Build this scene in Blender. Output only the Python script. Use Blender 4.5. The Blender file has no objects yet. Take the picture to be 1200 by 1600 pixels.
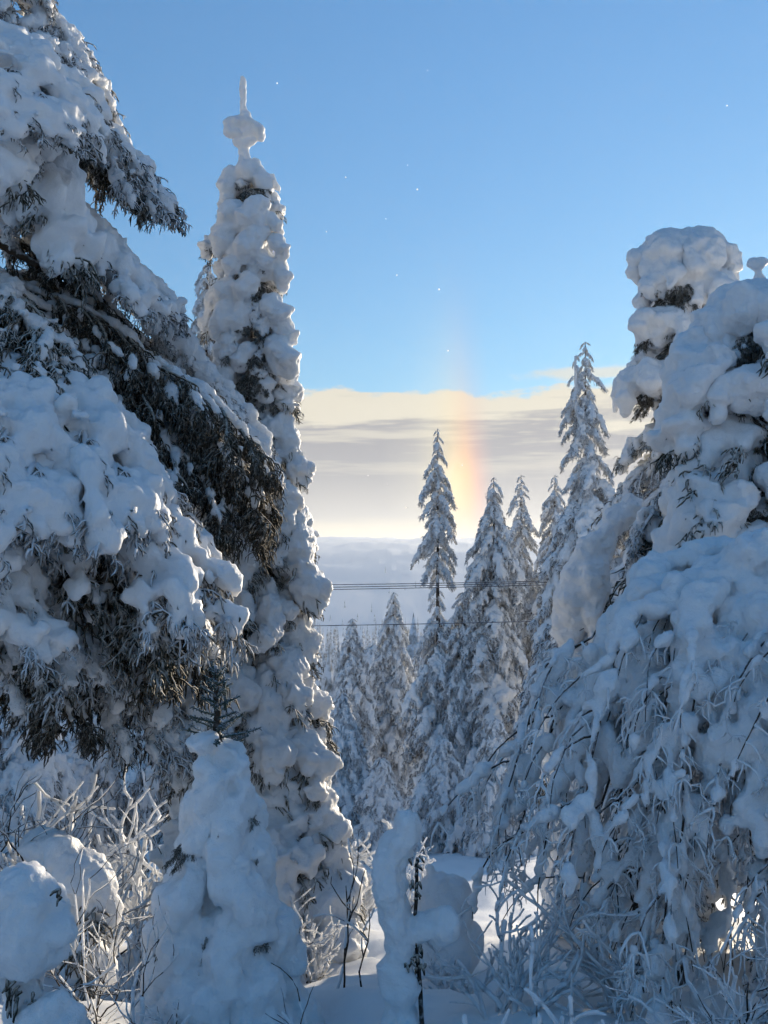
import bpy, math, random
import numpy as np
from mathutils import Vector, Matrix, Quaternion

R = math.radians
SC = bpy.context.scene
COL = SC.collection

# ------------------------------------------------------------------ camera
F = 1600.0                      # focal length in photo pixels (photo 1200 x 1600)
PITCH = math.atan(90 / F)       # eye-level line at photo y = 890
cam_d = bpy.data.cameras.new('camera')
cam_d.sensor_fit = 'HORIZONTAL'
cam_d.angle = 2 * math.atan(600 / F)
cam_d.clip_start = 0.1
cam_d.clip_end = 20000
cam = bpy.data.objects.new('camera', cam_d)
COL.objects.link(cam)
cam.rotation_euler = (R(90) + PITCH, 0, 0)
SC.camera = cam
_fw = Vector((0, math.cos(PITCH), math.sin(PITCH)))
_up = Vector((0, -math.sin(PITCH), math.cos(PITCH)))


def P(px, py, d):
    """world point seen at photo pixel (px,py), d metres ahead"""
    return d * (_fw + Vector(((px - 600) / F, 0, 0)) + _up * ((800 - py) / F))


# ------------------------------------------------------------------ sun, sky, exposure
SUN_AZ, SUN_EL = R(27.0), R(5.6)
sun_dir = Vector((math.sin(SUN_AZ) * math.cos(SUN_EL), math.cos(SUN_AZ) * math.cos(SUN_EL), math.sin(SUN_EL)))
sl = bpy.data.lights.new('sun', 'SUN')
sl.energy = 5.0
sl.angle = R(0.6)
sl.color = (1.0, 0.86, 0.66)
so = bpy.data.objects.new('sun', sl)
COL.objects.link(so)
so.rotation_euler = sun_dir.to_track_quat('Z', 'Y').to_euler()

world = bpy.data.worlds.new('World')
SC.world = world
world.use_nodes = True
NT = world.node_tree
NT.nodes.clear()


class NB:
    """tiny node-expression builder"""
    def __init__(s, nt): s.nt = nt
    def n(s, t): return s.nt.nodes.new(t)
    def _set(s, sock, v):
        if hasattr(v, 'is_linked') or isinstance(v, bpy.types.NodeSocket): s.nt.links.new(v, sock)
        else: sock.default_value = v
    def m(s, op, a, b=None, c=None, clamp=False):
        n = s.n('ShaderNodeMath'); n.operation = op; n.use_clamp = clamp
        s._set(n.inputs[0], a)
        if b is not None: s._set(n.inputs[1], b)
        if c is not None: s._set(n.inputs[2], c)
        return n.outputs[0]
    def mr(s, v, a, b, c=0.0, d=1.0, smooth=True):
        n = s.n('ShaderNodeMapRange'); n.interpolation_type = 'SMOOTHSTEP' if smooth else 'LINEAR'
        s._set(n.inputs['Value'], v); s._set(n.inputs['From Min'], a); s._set(n.inputs['From Max'], b)
        s._set(n.inputs['To Min'], c); s._set(n.inputs['To Max'], d)
        return n.outputs['Result']
    def mix(s, f, a, b, blend='MIX'):
        n = s.n('ShaderNodeMix'); n.data_type = 'RGBA'; n.blend_type = blend
        s._set(n.inputs[0], f); s._set(n.inputs[6], a); s._set(n.inputs[7], b)
        return n.outputs[2]
    def noise(s, vec, scale, detail=4, rough=0.5, dist=0.0):
        n = s.n('ShaderNodeTexNoise')
        if vec is not None: s._set(n.inputs['Vector'], vec)
        n.inputs['Scale'].default_value = scale; n.inputs['Detail'].default_value = detail
        n.inputs['Roughness'].default_value = rough; n.inputs['Distortion'].default_value = dist
        return n.outputs['Fac']
    def xyz(s, x, y, z):
        n = s.n('ShaderNodeCombineXYZ'); s._set(n.inputs[0], x); s._set(n.inputs[1], y); s._set(n.inputs[2], z)
        return n.outputs[0]
    def ramp(s, f, stops):
        n = s.n('ShaderNodeValToRGB'); s._set(n.inputs[0], f)
        el = n.color_ramp.elements
        while len(el) < len(stops): el.new(0.5)
        for e, (p, c) in zip(el, stops): e.position = p; e.color = (*c, 1)
        return n.outputs[0]


b = NB(NT)
tc = b.n('ShaderNodeTexCoord')
sx = b.n('ShaderNodeSeparateXYZ'); NT.links.new(tc.outputs['Generated'], sx.inputs[0])
dx, dy, dz = sx.outputs
az = b.m('MULTIPLY', b.m('ARCTAN2', dx, dy), 57.29578)       # degrees, right of the view axis
el = b.m('MULTIPLY', b.m('ARCSINE', dz), 57.29578)
sky = b.n('ShaderNodeTexSky')
sky.sky_type = 'NISHITA'; sky.sun_disc = False
sky.sun_elevation = SUN_EL; sky.sun_rotation = SUN_AZ
sky.altitude = 400; sky.air_density = 1.0; sky.dust_density = 0.15; sky.ozone_density = 2.2
SKY_K = 0.12
skyc = sky.outputs[0]
# the cold clear air of the photograph: nishita tinted towards blue
ext = b.mr(el, 4.0, 48.0, 0.52, 1.0, False)
skyc = b.mix(1.0, skyc, b.xyz(b.m('MULTIPLY', ext, 0.70), b.m('MULTIPLY', ext, 1.19), b.m('MULTIPLY', ext, 1.52)), 'MULTIPLY')
# --- cloud bank lying on the horizon all round
n_str = b.noise(b.xyz(b.m('MULTIPLY', az, 0.07), b.m('MULTIPLY', el, 0.85), 0.7), 1.0, 4, 0.6)
n_puf = b.noise(b.xyz(b.m('MULTIPLY', az, 0.36), b.m('MULTIPLY', el, 0.8), 5.7), 1.0, 4, 0.6)
top = b.m('ADD', 8.25, b.m('ADD', b.m('MULTIPLY', n_str, 1.4), b.m('MULTIPLY', n_puf, 2.1)))
dep = b.m('SUBTRACT', top, el)                                # degrees below the cloud's top edge
mask = b.mr(dep, -0.12, 0.30)
wx = b.m('DIVIDE', b.m('SUBTRACT', az, 11.5), 3.6); wy = b.m('DIVIDE', b.m('SUBTRACT', el, 10.75), 0.42)
wis = b.m('EXPONENT', b.m('MULTIPLY', b.m('ADD', b.m('MULTIPLY', wx, wx), b.m('MULTIPLY', wy, wy)), -1.0))
wis = b.mr(b.m('ADD', wis, b.m('MULTIPLY', b.m('SUBTRACT', n_puf, 0.5), 1.3)), 0.30, 0.75)
mask = b.m('MAXIMUM', mask, b.m('MULTIPLY', wis, 0.75))
cream = (2.75, 2.55, 2.05, 1); grey = (1.0, 1.02, 1.16, 1); low = (1.6, 1.55, 1.47, 1); glow = (3.1, 2.65, 1.7, 1)
cc = b.mix(b.mr(b.m('ADD', dep, b.m('MULTIPLY', b.m('SUBTRACT', n_str, 0.5), 9.0)), 0.7, 2.4), cream, grey)
cc = b.mix(b.m('MULTIPLY', b.mr(n_str, 0.50, 0.64), b.mr(el, 3.5, 8.0, 0.25, 0.65)), cc, cream)
cc = b.mix(b.mr(el, 6.0, 2.4), cc, low)
cc = b.mix(b.mr(b.m('ADD', el, b.m('MULTIPLY', b.m('SUBTRACT', n_str, 0.5), 0.9)), 3.0, 2.1), cc, glow)
K = 0.138
cc = b.mix(1.0, cc, (K / SKY_K, K / SKY_K, K / SKY_K, 1), 'MULTIPLY')
out = b.mix(mask, skyc, cc)
# --- the sun dog, 22 degrees left of the sun, red on the sun's side
lean = b.m('MULTIPLY', b.m('SUBTRACT', el, 5.5), -0.06)
du = b.m('SUBTRACT', az, b.m('ADD', 4.25, lean))              # degrees right of its middle
g1 = b.m('DIVIDE', b.m('SUBTRACT', el, 4.2), 2.7)
g1 = b.m('EXPONENT', b.m('MULTIPLY', b.m('MULTIPLY', g1, g1), -1.0))
g2 = b.m('DIVIDE', b.m('SUBTRACT', el, 7.0), 5.5)
g2 = b.m('MULTIPLY', b.m('EXPONENT', b.m('MULTIPLY', b.m('MULTIPLY', g2, g2), -1.0)), 0.32)
duf = b.mr(du, -4.4, 2.0, 0, 1, False)
dogc = b.ramp(duf, [(0.0, (.95, .88, .68)), (0.45, (.98, .86, .52)), (0.62, (1.0, .74, .32)), (0.74, (1.0, .52, .20)), (0.85, (.80, .36, .24)), (1.0, (.6, .4, .4))])
dogf = b.ramp(duf, [(0.0, (0, 0, 0)), (0.30, (.12,) * 3), (0.52, (.46,) * 3), (0.66, (.82,) * 3), (0.76, (.88,) * 3), (0.86, (.5,) * 3), (1.0, (0, 0, 0))])
ff = b.m('MULTIPLY', dogf, b.m('ADD', g1, g2), clamp=True)
dogc = b.mix(1.0, dogc, (5.0, 5.0, 5.0, 1), 'MULTIPLY')
out = b.mix(ff, out, dogc)
bg = b.n('ShaderNodeBackground'); bg.inputs[1].default_value = SKY_K
NT.links.new(out, bg.inputs[0])
wo = b.n('ShaderNodeOutputWorld'); NT.links.new(bg.outputs[0], wo.inputs[0])

vs = SC.view_settings
vs.view_transform = 'Standard'; vs.look = 'None'; vs.gamma = 1; vs.use_curve_mapping = False
vs.exposure = 0.95
SC.cycles.max_bounces = 6
SC.cycles.diffuse_bounces = 3
SC.cycles.use_adaptive_sampling = True
SC.cycles.adaptive_threshold = 0.03
SC.cycles.adaptive_min_samples = 16
SC.cycles.volume_bounces = 0
SC.cycles.transparent_max_bounces = 8
SC.cycles.use_denoising = True


# ------------------------------------------------------------------ numpy noise
def _hash(ix, iy, iz, seed):
    h = (ix * 374761393 + iy * 668265263 + iz * 2147483647 + seed * 974634777) & 0xFFFFFFFF
    h = ((h ^ (h >> 13)) * 1274126177) & 0xFFFFFFFF
    return ((h ^ (h >> 16)) & 0xFFFF) / 65535.0


_G = np.array([(1, 1, 0), (-1, 1, 0), (1, -1, 0), (-1, -1, 0), (1, 0, 1), (-1, 0, 1), (1, 0, -1), (-1, 0, -1), (0, 1, 1), (0, -1, 1), (0, 1, -1), (0, -1, -1)], float)


def vnoise(p, seed=0):
    p = np.asarray(p, float)
    i = np.floor(p).astype(np.int64); f0 = p - i; f = f0 ** 3 * (f0 * (f0 * 6 - 15) + 10)
    r = 0
    for a in (0, 1):
        for c in (0, 1):
            for e in (0, 1):
                w = (f[:, 0] if a else 1 - f[:, 0]) * (f[:, 1] if c else 1 - f[:, 1]) * (f[:, 2] if e else 1 - f[:, 2])
                g = _G[(_hash(i[:, 0] + a, i[:, 1] + c, i[:, 2] + e, seed) * 11.99).astype(int)]
                r = r + w * ((f0[:, 0] - a) * g[:, 0] + (f0[:, 1] - c) * g[:, 1] + (f0[:, 2] - e) * g[:, 2])
    return r * 1.25


def fbm(p, oct=4, seed=0, gain=0.5):
    r = 0; a = 1.0; p = np.asarray(p, float)
    for k in range(oct):
        r = r + a * vnoise(p * (2.03 ** k) + 17.3 * k, seed + k); a *= gain
    return r


# ------------------------------------------------------------------ materials
def mat(name):
    m = bpy.data.materials.new(name); m.use_nodes = True
    nt = m.node_tree; nt.nodes.clear()
    q = NB(nt)
    o = q.n('ShaderNodeOutputMaterial'); p = q.n('ShaderNodeBsdfPrincipled')
    nt.links.new(p.outputs[0], o.inputs[0])
    return m, q, p


def snow_mat(name, s1, s2, st1, st2, sss=0.5, rad=0.06, tint=(0.82, 0.82, 0.82)):
    m, q, p = mat(name)
    t = q.n('ShaderNodeTexCoord').outputs['Object']
    n1 = q.noise(t, s1, 5, 0.6); n2 = q.noise(t, s2, 3, 0.6)
    c = q.mix(q.mr(n1, 0.35, 0.7), (*tint, 1), (tint[0] * .94, tint[1] * .945, tint[2] * .955, 1))
    q._set(p.inputs['Base Color'], c)
    p.inputs['Roughness'].default_value = 0.62
    p.inputs['Specular IOR Level'].default_value = 0.3
    if sss:
        p.inputs['Subsurface Weight'].default_value = sss
        p.inputs['Subsurface Radius'].default_value = (1.0, 0.95, 0.85)
        p.inputs['Subsurface Scale'].default_value = rad
    bp = q.n('ShaderNodeBump'); bp.inputs['Strength'].default_value = st1; bp.inputs['Distance'].default_value = 0.03
    q._set(bp.inputs['Height'], n1)
    bp2 = q.n('ShaderNodeBump'); bp2.inputs['Strength'].default_value = st2; bp2.inputs['Distance'].default_value = 0.006
    q._set(bp2.inputs['Height'], n2)
    q.nt.links.new(bp.outputs[0], bp2.inputs['Normal'])
    q.nt.links.new(bp2.outputs[0], p.inputs['Normal'])
    return m


def frost_mat(name, dark, frost, lo, hi, scale, up=0.35):
    m, q, p = mat(name)
    t = q.n('ShaderNodeTexCoord').outputs['Object']
    g = q.n('ShaderNodeNewGeometry')
    s = q.n('ShaderNodeSeparateXYZ'); q.nt.links.new(g.outputs['Normal'], s.inputs[0])
    f = q.m('ADD', q.noise(t, scale, 4, 0.6), q.m('MULTIPLY', s.outputs[2], up))
    f = q.mr(f, lo, hi)
    d2 = q.mix(q.noise(t, 9.0, 2), (*dark, 1), (dark[0] * 2.2, dark[1] * 2.0, dark[2] * 1.7, 1))
    q._set(p.inputs['Base Color'], q.mix(f, d2, (*frost, 1)))
    p.inputs['Roughness'].default_value = 0.8
    p.inputs['Specular IOR Level'].default_value = 0.2
    return m


M_SNOW = snow_mat('snow', 16.0, 110.0, 0.55, 0.5)
M_SNOWR = snow_mat('snow_crusted', 26.0, 120.0, 0.95, 0.7)
M_SNOWF = snow_mat('snow_far', 6.0, 40.0, 0.5, 0.3, sss=0.0)
M_GROUND = snow_mat('snow_ground', 3.0, 60.0, 0.35, 0.25, sss=0.0, tint=(0.82, 0.82, 0.82))
M_TWIG = frost_mat('needle_twig', (0.022, 0.024, 0.016), (0.62, 0.60, 0.57), 0.34, 0.80, 42.0)
M_TWIGD = frost_mat('needle_twig_dark', (0.024, 0.021, 0.015), (0.50, 0.47, 0.42), 0.40, 0.92, 38.0)
M_TWIGG = frost_mat('needle_twig_green', (0.030, 0.045, 0.038), (0.42, 0.46, 0.50), 0.45, 0.95, 60.0)
M_BARK = frost_mat('bark', (0.025, 0.019, 0.015), (0.60, 0.60, 0.62), 0.50, 0.85, 22.0, 0.25)
M_RIME = frost_mat('rimed_twig', (0.030, 0.032, 0.026), (0.74, 0.75, 0.77), 0.22, 0.66, 45.0)
M_RIMEM = frost_mat('rimed_twig_far', (0.04, 0.043, 0.04), (0.76, 0.77, 0.79), 0.20, 0.62, 20.0)
M_WIRE = frost_mat('frosted_wire', (0.05, 0.05, 0.055), (0.7, 0.7, 0.72), 0.55, 0.9, 4.0, 0.5)


# ------------------------------------------------------------------ mesh builders
class MB:
    def __init__(s): s.v = []; s.f = []; s.n = 0
    def add(s, v, f):
        s.v.append(np.asarray(v, float)); s.f.extend([tuple(i + s.n for i in q) for q in f]); s.n += len(v)
    def tube(s, pts, rad, sides=6, wide=1.0, round_ends=False):
        pts = np.asarray(pts, float); n = len(pts)
        rad = np.broadcast_to(np.asarray(rad, float), (n,)).copy()
        if round_ends:
            d0 = pts[0] - pts[1]; d0 /= np.linalg.norm(d0) + 1e-9
            d1 = pts[-1] - pts[-2]; d1 /= np.linalg.norm(d1) + 1e-9
            pts = np.vstack([pts[0] + d0 * rad[0] * 0.95, pts[0] + d0 * rad[0] * 0.6, pts, pts[-1] + d1 * rad[-1] * 0.6, pts[-1] + d1 * rad[-1] * 0.95])
            rad = np.concatenate([[rad[0] * .3, rad[0] * .8], rad, [rad[-1] * .8, rad[-1] * .3]]); n += 4
        t = np.gradient(pts, axis=0); t /= np.linalg.norm(t, axis=1, keepdims=True) + 1e-9
        side = np.cross(t, (0, 0, 1.0)); L = np.linalg.norm(side, axis=1, keepdims=True)
        side = np.where(L < 0.08, np.array([[1.0, 0.05, 0]]), side / (L + 1e-9))
        for i in range(1, n):
            if np.dot(side[i], side[i - 1]) < 0: side[i] = -side[i]
        side -= t * np.sum(side * t, axis=1, keepdims=True); side /= np.linalg.norm(side, axis=1, keepdims=True) + 1e-9
        up = np.cross(side, t)
        a = np.linspace(0, 2 * np.pi, sides, endpoint=False)
        ring = np.cos(a)[None, :, None] * side[:, None, :] * wide + np.sin(a)[None, :, None] * up[:, None, :]
        v = (pts[:, None, :] + ring * rad[:, None, None]).reshape(-1, 3)
        f = []
        for i in range(n - 1):
            for j in range(sides):
                k = (j + 1) % sides
                f.append((i * sides + j, i * sides + k, (i + 1) * sides + k, (i + 1) * sides + j))
        f.append(tuple(reversed(range(sides)))); f.append(tuple(range((n - 1) * sides, n * sides)))
        s.add(v, f)
    def tubes(s, P_, r_, sides=3):
        """many tubes at once: P_ (N,n,3), r_ (N,n)"""
        N, n, _ = P_.shape
        t = np.gradient(P_, axis=1); t /= np.linalg.norm(t, axis=2, keepdims=True) + 1e-9
        ref = np.array([0.31, 0.23, 0.92]); ref /= np.linalg.norm(ref)
        sd = np.cross(t, ref); sd /= np.linalg.norm(sd, axis=2, keepdims=True) + 1e-6
        up = np.cross(sd, t)
        a = np.linspace(0, 2 * np.pi, sides, endpoint=False)
        v = P_[:, :, None, :] + r_[:, :, None, None] * (np.cos(a)[None, None, :, None] * sd[:, :, None, :] + np.sin(a)[None, None, :, None] * up[:, :, None, :])
        i, j = np.meshgrid(np.arange(n - 1), np.arange(sides), indexing='ij')
        k = (j + 1) % sides
        f = np.stack([i * sides + j, i * sides + k, (i + 1) * sides + k, (i + 1) * sides + j], -1).reshape(-1, 4)
        f = (f[None] + (np.arange(N) * n * sides)[:, None, None]).reshape(-1, 4) + s.n
        s.v.append(v.reshape(-1, 3)); s.f.extend(map(tuple, f.tolist())); s.n += N * n * sides
    def blob(s, c, r, rot=None, nu=12, nv=8):
        """ellipsoid"""
        c = np.asarray(c, float); r = np.broadcast_to(np.asarray(r, float), (3,))
        v = [(0, 0, 1)]
        for i in range(1, nv):
            th = math.pi * i / nv
            for j in range(nu):
                ph = 2 * math.pi * j / nu
                v.append((math.sin(th) * math.cos(ph), math.sin(th) * math.sin(ph), math.cos(th)))
        v.append((0, 0, -1)); v = np.array(v) * r
        if rot is not None: v = v @ np.array(rot).T
        f = []
        for j in range(nu): f.append((0, 1 + j, 1 + (j + 1) % nu))
        for i in range(nv - 2):
            for j in range(nu):
                a = 1 + i * nu + j; c2 = 1 + i * nu + (j + 1) % nu
                f.append((a, a + nu, c2 + nu, c2))
        L = len(v) - 1; o = 1 + (nv - 2) * nu
        for j in range(nu): f.append((L, o + (j + 1) % nu, o + j))
        s.add(v + c, f)
    def mesh(s, name, smooth=True):
        me = bpy.data.meshes.new(name)
        me.from_pydata(np.vstack(s.v).tolist(), [], s.f)
        if smooth: me.polygons.foreach_set('use_smooth', [True] * len(me.polygons))
        me.update()
        return me


def snowify(mb, voxel, smooth=4, amp=0.02, freq=9.0, amp2=0.008, freq2=30.0, seed=0, name='snow'):
    """merge overlapping lumps into one snow surface, soften and roughen it"""
    me = mb.mesh(name + '_raw', False)
    o = bpy.data.objects.new('tmp', me); COL.objects.link(o)
    r = o.modifiers.new('r', 'REMESH'); r.mode = 'VOXEL'; r.voxel_size = voxel
    if smooth:
        sm = o.modifiers.new('s', 'SMOOTH'); sm.factor = 0.5; sm.iterations = smooth
    dg = bpy.context.evaluated_depsgraph_get(); dg.update()
    m2 = bpy.data.meshes.new_from_object(o.evaluated_get(dg))
    bpy.data.objects.remove(o); bpy.data.meshes.remove(me)
    n = len(m2.vertices)
    co = np.empty(n * 3); m2.vertices.foreach_get('co', co); co = co.reshape(-1, 3)
    no = np.empty(n * 3); m2.vertex_normals.foreach_get('vector', no); no = no.reshape(-1, 3)
    d = amp * fbm(co * freq, 2, seed) + amp2 * fbm(co * freq2, 2, seed + 9)
    co = co + no * d[:, None]
    m2.vertices.foreach_set('co', co.ravel())
    m2.polygons.foreach_set('use_smooth', [True] * len(m2.polygons))
    m2.update(); m2.name = name
    return m2


def link(name, me, material=None, parent=None):
    o = bpy.data.objects.new(name, me); COL.objects.link(o)
    if material is not None and me is not None and not me.materials: me.materials.append(material)
    if parent is not None: o.parent = parent
    return o


def tag(o, label=None, cat=None, group=None, kind=None):
    if label: o['label'] = label
    if cat: o['category'] = cat
    if group: o['group'] = group
    if kind: o['kind'] = kind
    return o


def thing(name, loc, label, cat, group=None):
    o = bpy.data.objects.new(name, None); COL.objects.link(o); o.location = loc
    o.empty_display_size = 0.2
    return tag(o, label, cat, group)


# ------------------------------------------------------------------ terrain
_ky = [-60, -5, 0, 4, 8, 12, 20, 30, 45, 70, 100, 180, 300, 520, 900, 1300, 1800, 2300, 3200, 5000]
_kz = [-1.0, -1.6, -1.62, -1.85, -2.95, -4.0, -5.5, -7.6, -10.1, -14.0, -18, -27, -34, -34, -10, 24, 47, 67, 60, -60]


def gz_arr(x, y):
    x = np.asarray(x, float); y = np.asarray(y, float)
    yy = np.sqrt(y * y + (0.35 * x) ** 2) * np.sign(y + 1e-9)
    yy = np.where(np.abs(y) < 1.0, yy * np.abs(y), yy)
    z = np.interp(np.where(y > 0, np.hypot(y, 0.3 * x), y), _ky, _kz)
    p = np.stack([x, y, 0 * x], 1)
    rr = np.hypot(x, y)
    near = np.clip(1 - rr / 60, 0, 1)
    z = z + near * (0.12 * fbm(p * 0.9, 4, 3, .55) + 0.16 * fbm(p * 0.33, 2, 5) + .05 * np.clip(fbm(p * 3.1, 2, 8), 0, 2)) * np.clip(rr / 3, 0.2, 1)
    mid = np.clip((rr - 15) / 60, 0, 1) * np.clip(1 - (rr - 400) / 600, 0, 1)
    z = z + mid * 0.8 * fbm(p * 0.05, 3, 11)
    far = np.clip((rr - 500) / 700, 0, 1)
    q = np.stack([x * 0.0075, y * 0.0035, 0 * x], 1)
    q2 = np.stack([x * 0.022, y * 0.012, 0 * x], 1)
    z = z + far * (6.0 * fbm(np.stack([x * 0.0016, y * 0.0012, 0 * x], 1), 2, 31) + 5.0 * fbm(q, 3, 21) + 3.4 * (1 - np.abs(fbm(q2, 2, 41))))
    return z


def gz(x, y): return float(gz_arr([x], [y])[0])


def build_ground():
    n = 195; k = 8.6
    u = np.linspace(-1, 1, 2 * n + 1)
    xs = 5200 * np.sinh(k * u) / math.sinh(k)
    u2 = np.linspace(-0.62, 1, int(1.62 * n * 1.25))
    ys = 5200 * np.sinh(k * u2) / math.sinh(k) + 3.0
    X, Y = np.meshgrid(xs, ys)
    Z = gz_arr(X.ravel(), Y.ravel())
    v = np.stack([X.ravel(), Y.ravel(), Z], 1)
    nx, ny = len(xs), len(ys)
    i = np.arange(nx - 1)[None, :] + np.arange(ny - 1)[:, None] * nx
    f = np.stack([i, i + 1, i + nx + 1, i + nx], -1).reshape(-1, 4)
    me = bpy.data.meshes.new('ground'); me.from_pydata(v.tolist(), [], f.tolist())
    me.polygons.foreach_set('use_smooth', [True] * len(me.polygons)); me.update()
    tag(link('ground', me, M_GROUND), kind='structure')


build_ground()


# ------------------------------------------------------------------ boughs
def curve(p0, ang, pitch0, pitch1, L, n, rng, wob=0.06):
    """points from p0 heading ang (about z), pitch below horizontal growing from pitch0 to pitch1"""
    pts = [np.array(p0, float)]; a = ang
    for i in range(n):
        t = (i + 0.5) / n; p = pitch0 + (pitch1 - pitch0) * t
        a += rng.uniform(-wob, wob) * 2
        d = np.array([math.cos(a) * math.cos(p), math.sin(a) * math.cos(p), -math.sin(p) + rng.uniform(-wob, wob)])
        pts.append(pts[-1] + d * L / n)
    return np.array(pts)


def curves(p0, ang, pit0, pit1, L, n, rs, wob=0.15):
    N = len(p0); pts = [np.array(p0, float)]; a = np.array(ang, float)
    for i in range(n):
        t = (i + .5) / n; p = pit0 + (pit1 - pit0) * t + rs.randn(N) * wob; a = a + rs.randn(N) * wob
        d = np.stack([np.cos(a) * np.cos(p), np.sin(a) * np.cos(p), -np.sin(p)], 1)
        pts.append(pts[-1] + d * (L / n)[:, None])
    return np.stack(pts, 1)


def sprays(tw, lines, N, tlen, trad, rs, curl=1.0, nsub=4, pit=(-10, 50), wob=.22):
    """hanging sprays of needle twigs under the branch lines"""
    if N <= 0: return
    wt = np.array([len(c) for c, w in lines], float); idx = rs.choice(len(lines), N, p=wt / wt.sum())
    p = np.empty((N, 3)); ang = np.empty(N)
    for q, li in enumerate(idx):
        c = lines[li][0]; k = rs.uniform(0.1, len(c) - 1.01); i0 = int(k)
        p[q] = c[i0] * (1 - k + i0) + c[i0 + 1] * (k - i0); d = c[i0 + 1] - c[i0]; ang[q] = math.atan2(d[1], d[0])
    ang += rs.randn(N) * .8; L = tlen * rs.uniform(.5, 1.4, N)
    m = curves(p, ang, np.radians(rs.uniform(pit[0], pit[1], N)), np.radians(rs.uniform(pit[1] * .6, 110, N)) * curl, L, 4, rs, wob)
    tw.tubes(m, trad * rs.uniform(.7, 1.3, (N, 1)) * np.array([[1, 1.2, 1.1, .9, .4]]))
    for k in range(nsub):
        st = m[np.arange(N), rs.randint(1, 4, N)]
        m2 = curves(st, ang + rs.choice([-1, 1], N) * rs.uniform(.4, 1.3, N), np.radians(rs.uniform(0, 70, N)), np.radians(rs.uniform(40, 140, N)) * curl, L * rs.uniform(.3, .6, N), 3, rs, wob * 1.2)
        tw.tubes(m2, trad * .85 * rs.uniform(.7, 1.3, (N, 1)) * np.array([[1, 1.2, 1., .4]]))


def build_bough(seed, L=1.0, a0=-5, a1=60, nside=6, side=0.55, r=0.10, rtip=0.06, hole=0.1, twigs=200, tlen=0.16,
                trad=0.007, voxel=0.018, smooth=4, amp=0.02, sub=2, rough=0.008, cover=1.0, wide=1.25, curl=1.0, fluff=0, nsub=4, keep=1.0, gap=0.0, prange=(-10, 50), msnow=None, mtwig=None):
    rng = random.Random(seed)
    sn = MB(); tw = MB()
    spine = curve((0, 0, 0), 0, R(a0), R(a1), L, 9, rng, 0.05)
    lines = [(spine, 1.0)]
    for i in range(nside):
        t = 0.14 + 0.8 * (i + rng.random() * 0.6) / nside
        k = t * 9; i0 = int(k); p0 = spine[i0] * (1 - (k - i0)) + spine[min(i0 + 1, 9)] * (k - i0)
        for sg in (-1, 1):
            if rng.random() < 0.08: continue
            ll = side * L * (1.05 - 0.72 * t) * rng.uniform(0.7, 1.2)
            pit = R(a0 + (a1 - a0) * t)
            c = curve(p0, sg * R(rng.uniform(38, 68)), pit * 0.6, pit * 0.7 + R(rng.uniform(15, 45)), ll, 6, rng, 0.08)
            lines.append((c, 0.78))
            for j in range(sub):
                q = rng.randint(2, 5)
                c2 = curve(c[q], sg * R(rng.uniform(-10, 75)), R(rng.uniform(20, 50)), R(rng.uniform(50, 80)), ll * rng.uniform(0.28, 0.5), 4, rng, 0.1)
                lines.append((c2, 0.55))
    for c, w in lines:
        n = len(c)
        tt = np.linspace(0, 1, n)
        # wood
        tw.tube(c, np.linspace(0.016, 0.005, n) * w, 4)
        # snow load riding on top
        k0 = 0
        rr = (r * (1 - tt) + rtip * tt) * w
        rr = rr * np.array([rng.uniform(0.8, 1.22) for _ in range(n)])
        if w == 1.0: rr = rr * np.clip(tt * 3.0, 0.45, 1)
        up = np.zeros_like(c); up[:, 2] = rr * 0.55
        if rng.random() < (cover if w < 1 else 1.0):
            i = 0 if rng.random() > hole else 1
            while i < n - 1:
                e = min(n - 1, i + rng.choice((1, 2, 2, 3, 4)))
                if rng.random() < keep:
                    k = np.linspace(i, e, 5); pp = np.stack([np.interp(k, np.arange(n), (c + up)[:, q]) for q in range(3)], 1)
                    ra = np.interp(k, np.arange(n), rr) * np.array([.72, 1.05, 1.15, 1.0, .68]) * rng.uniform(.78, 1.22)
                    pp += np.array([rng.gauss(0, .25), rng.gauss(0, .25), rng.gauss(0, .3)]) * ra[2]
                    sn.tube(pp, ra, 9, wide, True)
                i = e + (1 if rng.random() < gap else 0)
        for j in range(fluff):
            q = rng.randint(0, n - 1)
            o = np.array([rng.gauss(0, .6), rng.gauss(0, .6), rng.uniform(-.3, .8)]) * rr[q] * 1.1
            sn.blob(c[q] + up[q] + o, rr[q] * np.array([rng.uniform(.4, .8), rng.uniform(.4, .8), rng.uniform(.3, .55)]), nu=8, nv=6)
    sprays(tw, lines, twigs, tlen, trad, np.random.RandomState(seed), curl, nsub, prange)
    ms = snowify(sn, voxel, smooth, amp, 9.0 / max(L, .5), rough, 34.0, seed, 'snow_load')
    mt = tw.mesh('bough')
    ms.materials.append(msnow or M_SNOW); mt.materials.append(mtwig or M_TWIG)
    return mt, ms, Vector(spine[-1])


VAR = {}
VAR['pillow'] = [build_bough(100 + i, 1.0, -8 + (5 * i) % 22, 74 + 3 * (i % 4), 4, 0.44, 0.150, 0.100, 0.18, 130, 0.12, 0.0050, 0.018, 3, 0.030, 1, 0.006, 0.9, 1.15, keep=.86, gap=.35, prange=(-30, 70)) for i in range(7)]
VAR['fat'] = [build_bough(150 + i, 1.0, 8 + (7 * i) % 26, 84, 3, 0.38, 0.23, 0.155, 0.2, 110, 0.20, 0.008, 0.026, 3, 0.040, 1, 0.008, 0.85, 1.1, keep=.85, gap=.45, prange=(-30, 70)) for i in range(8)]
VAR['hang'] = [build_bough(200 + i, 1.0, 25, 84, 4, 0.34, 0.110, 0.065, 0.25, 130, 0.12, 0.0050, 0.016, 2, 0.028, 1, 0.006, 0.85, 1.15, keep=.82, gap=.4, prange=(-30, 70)) for i in range(6)]
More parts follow.
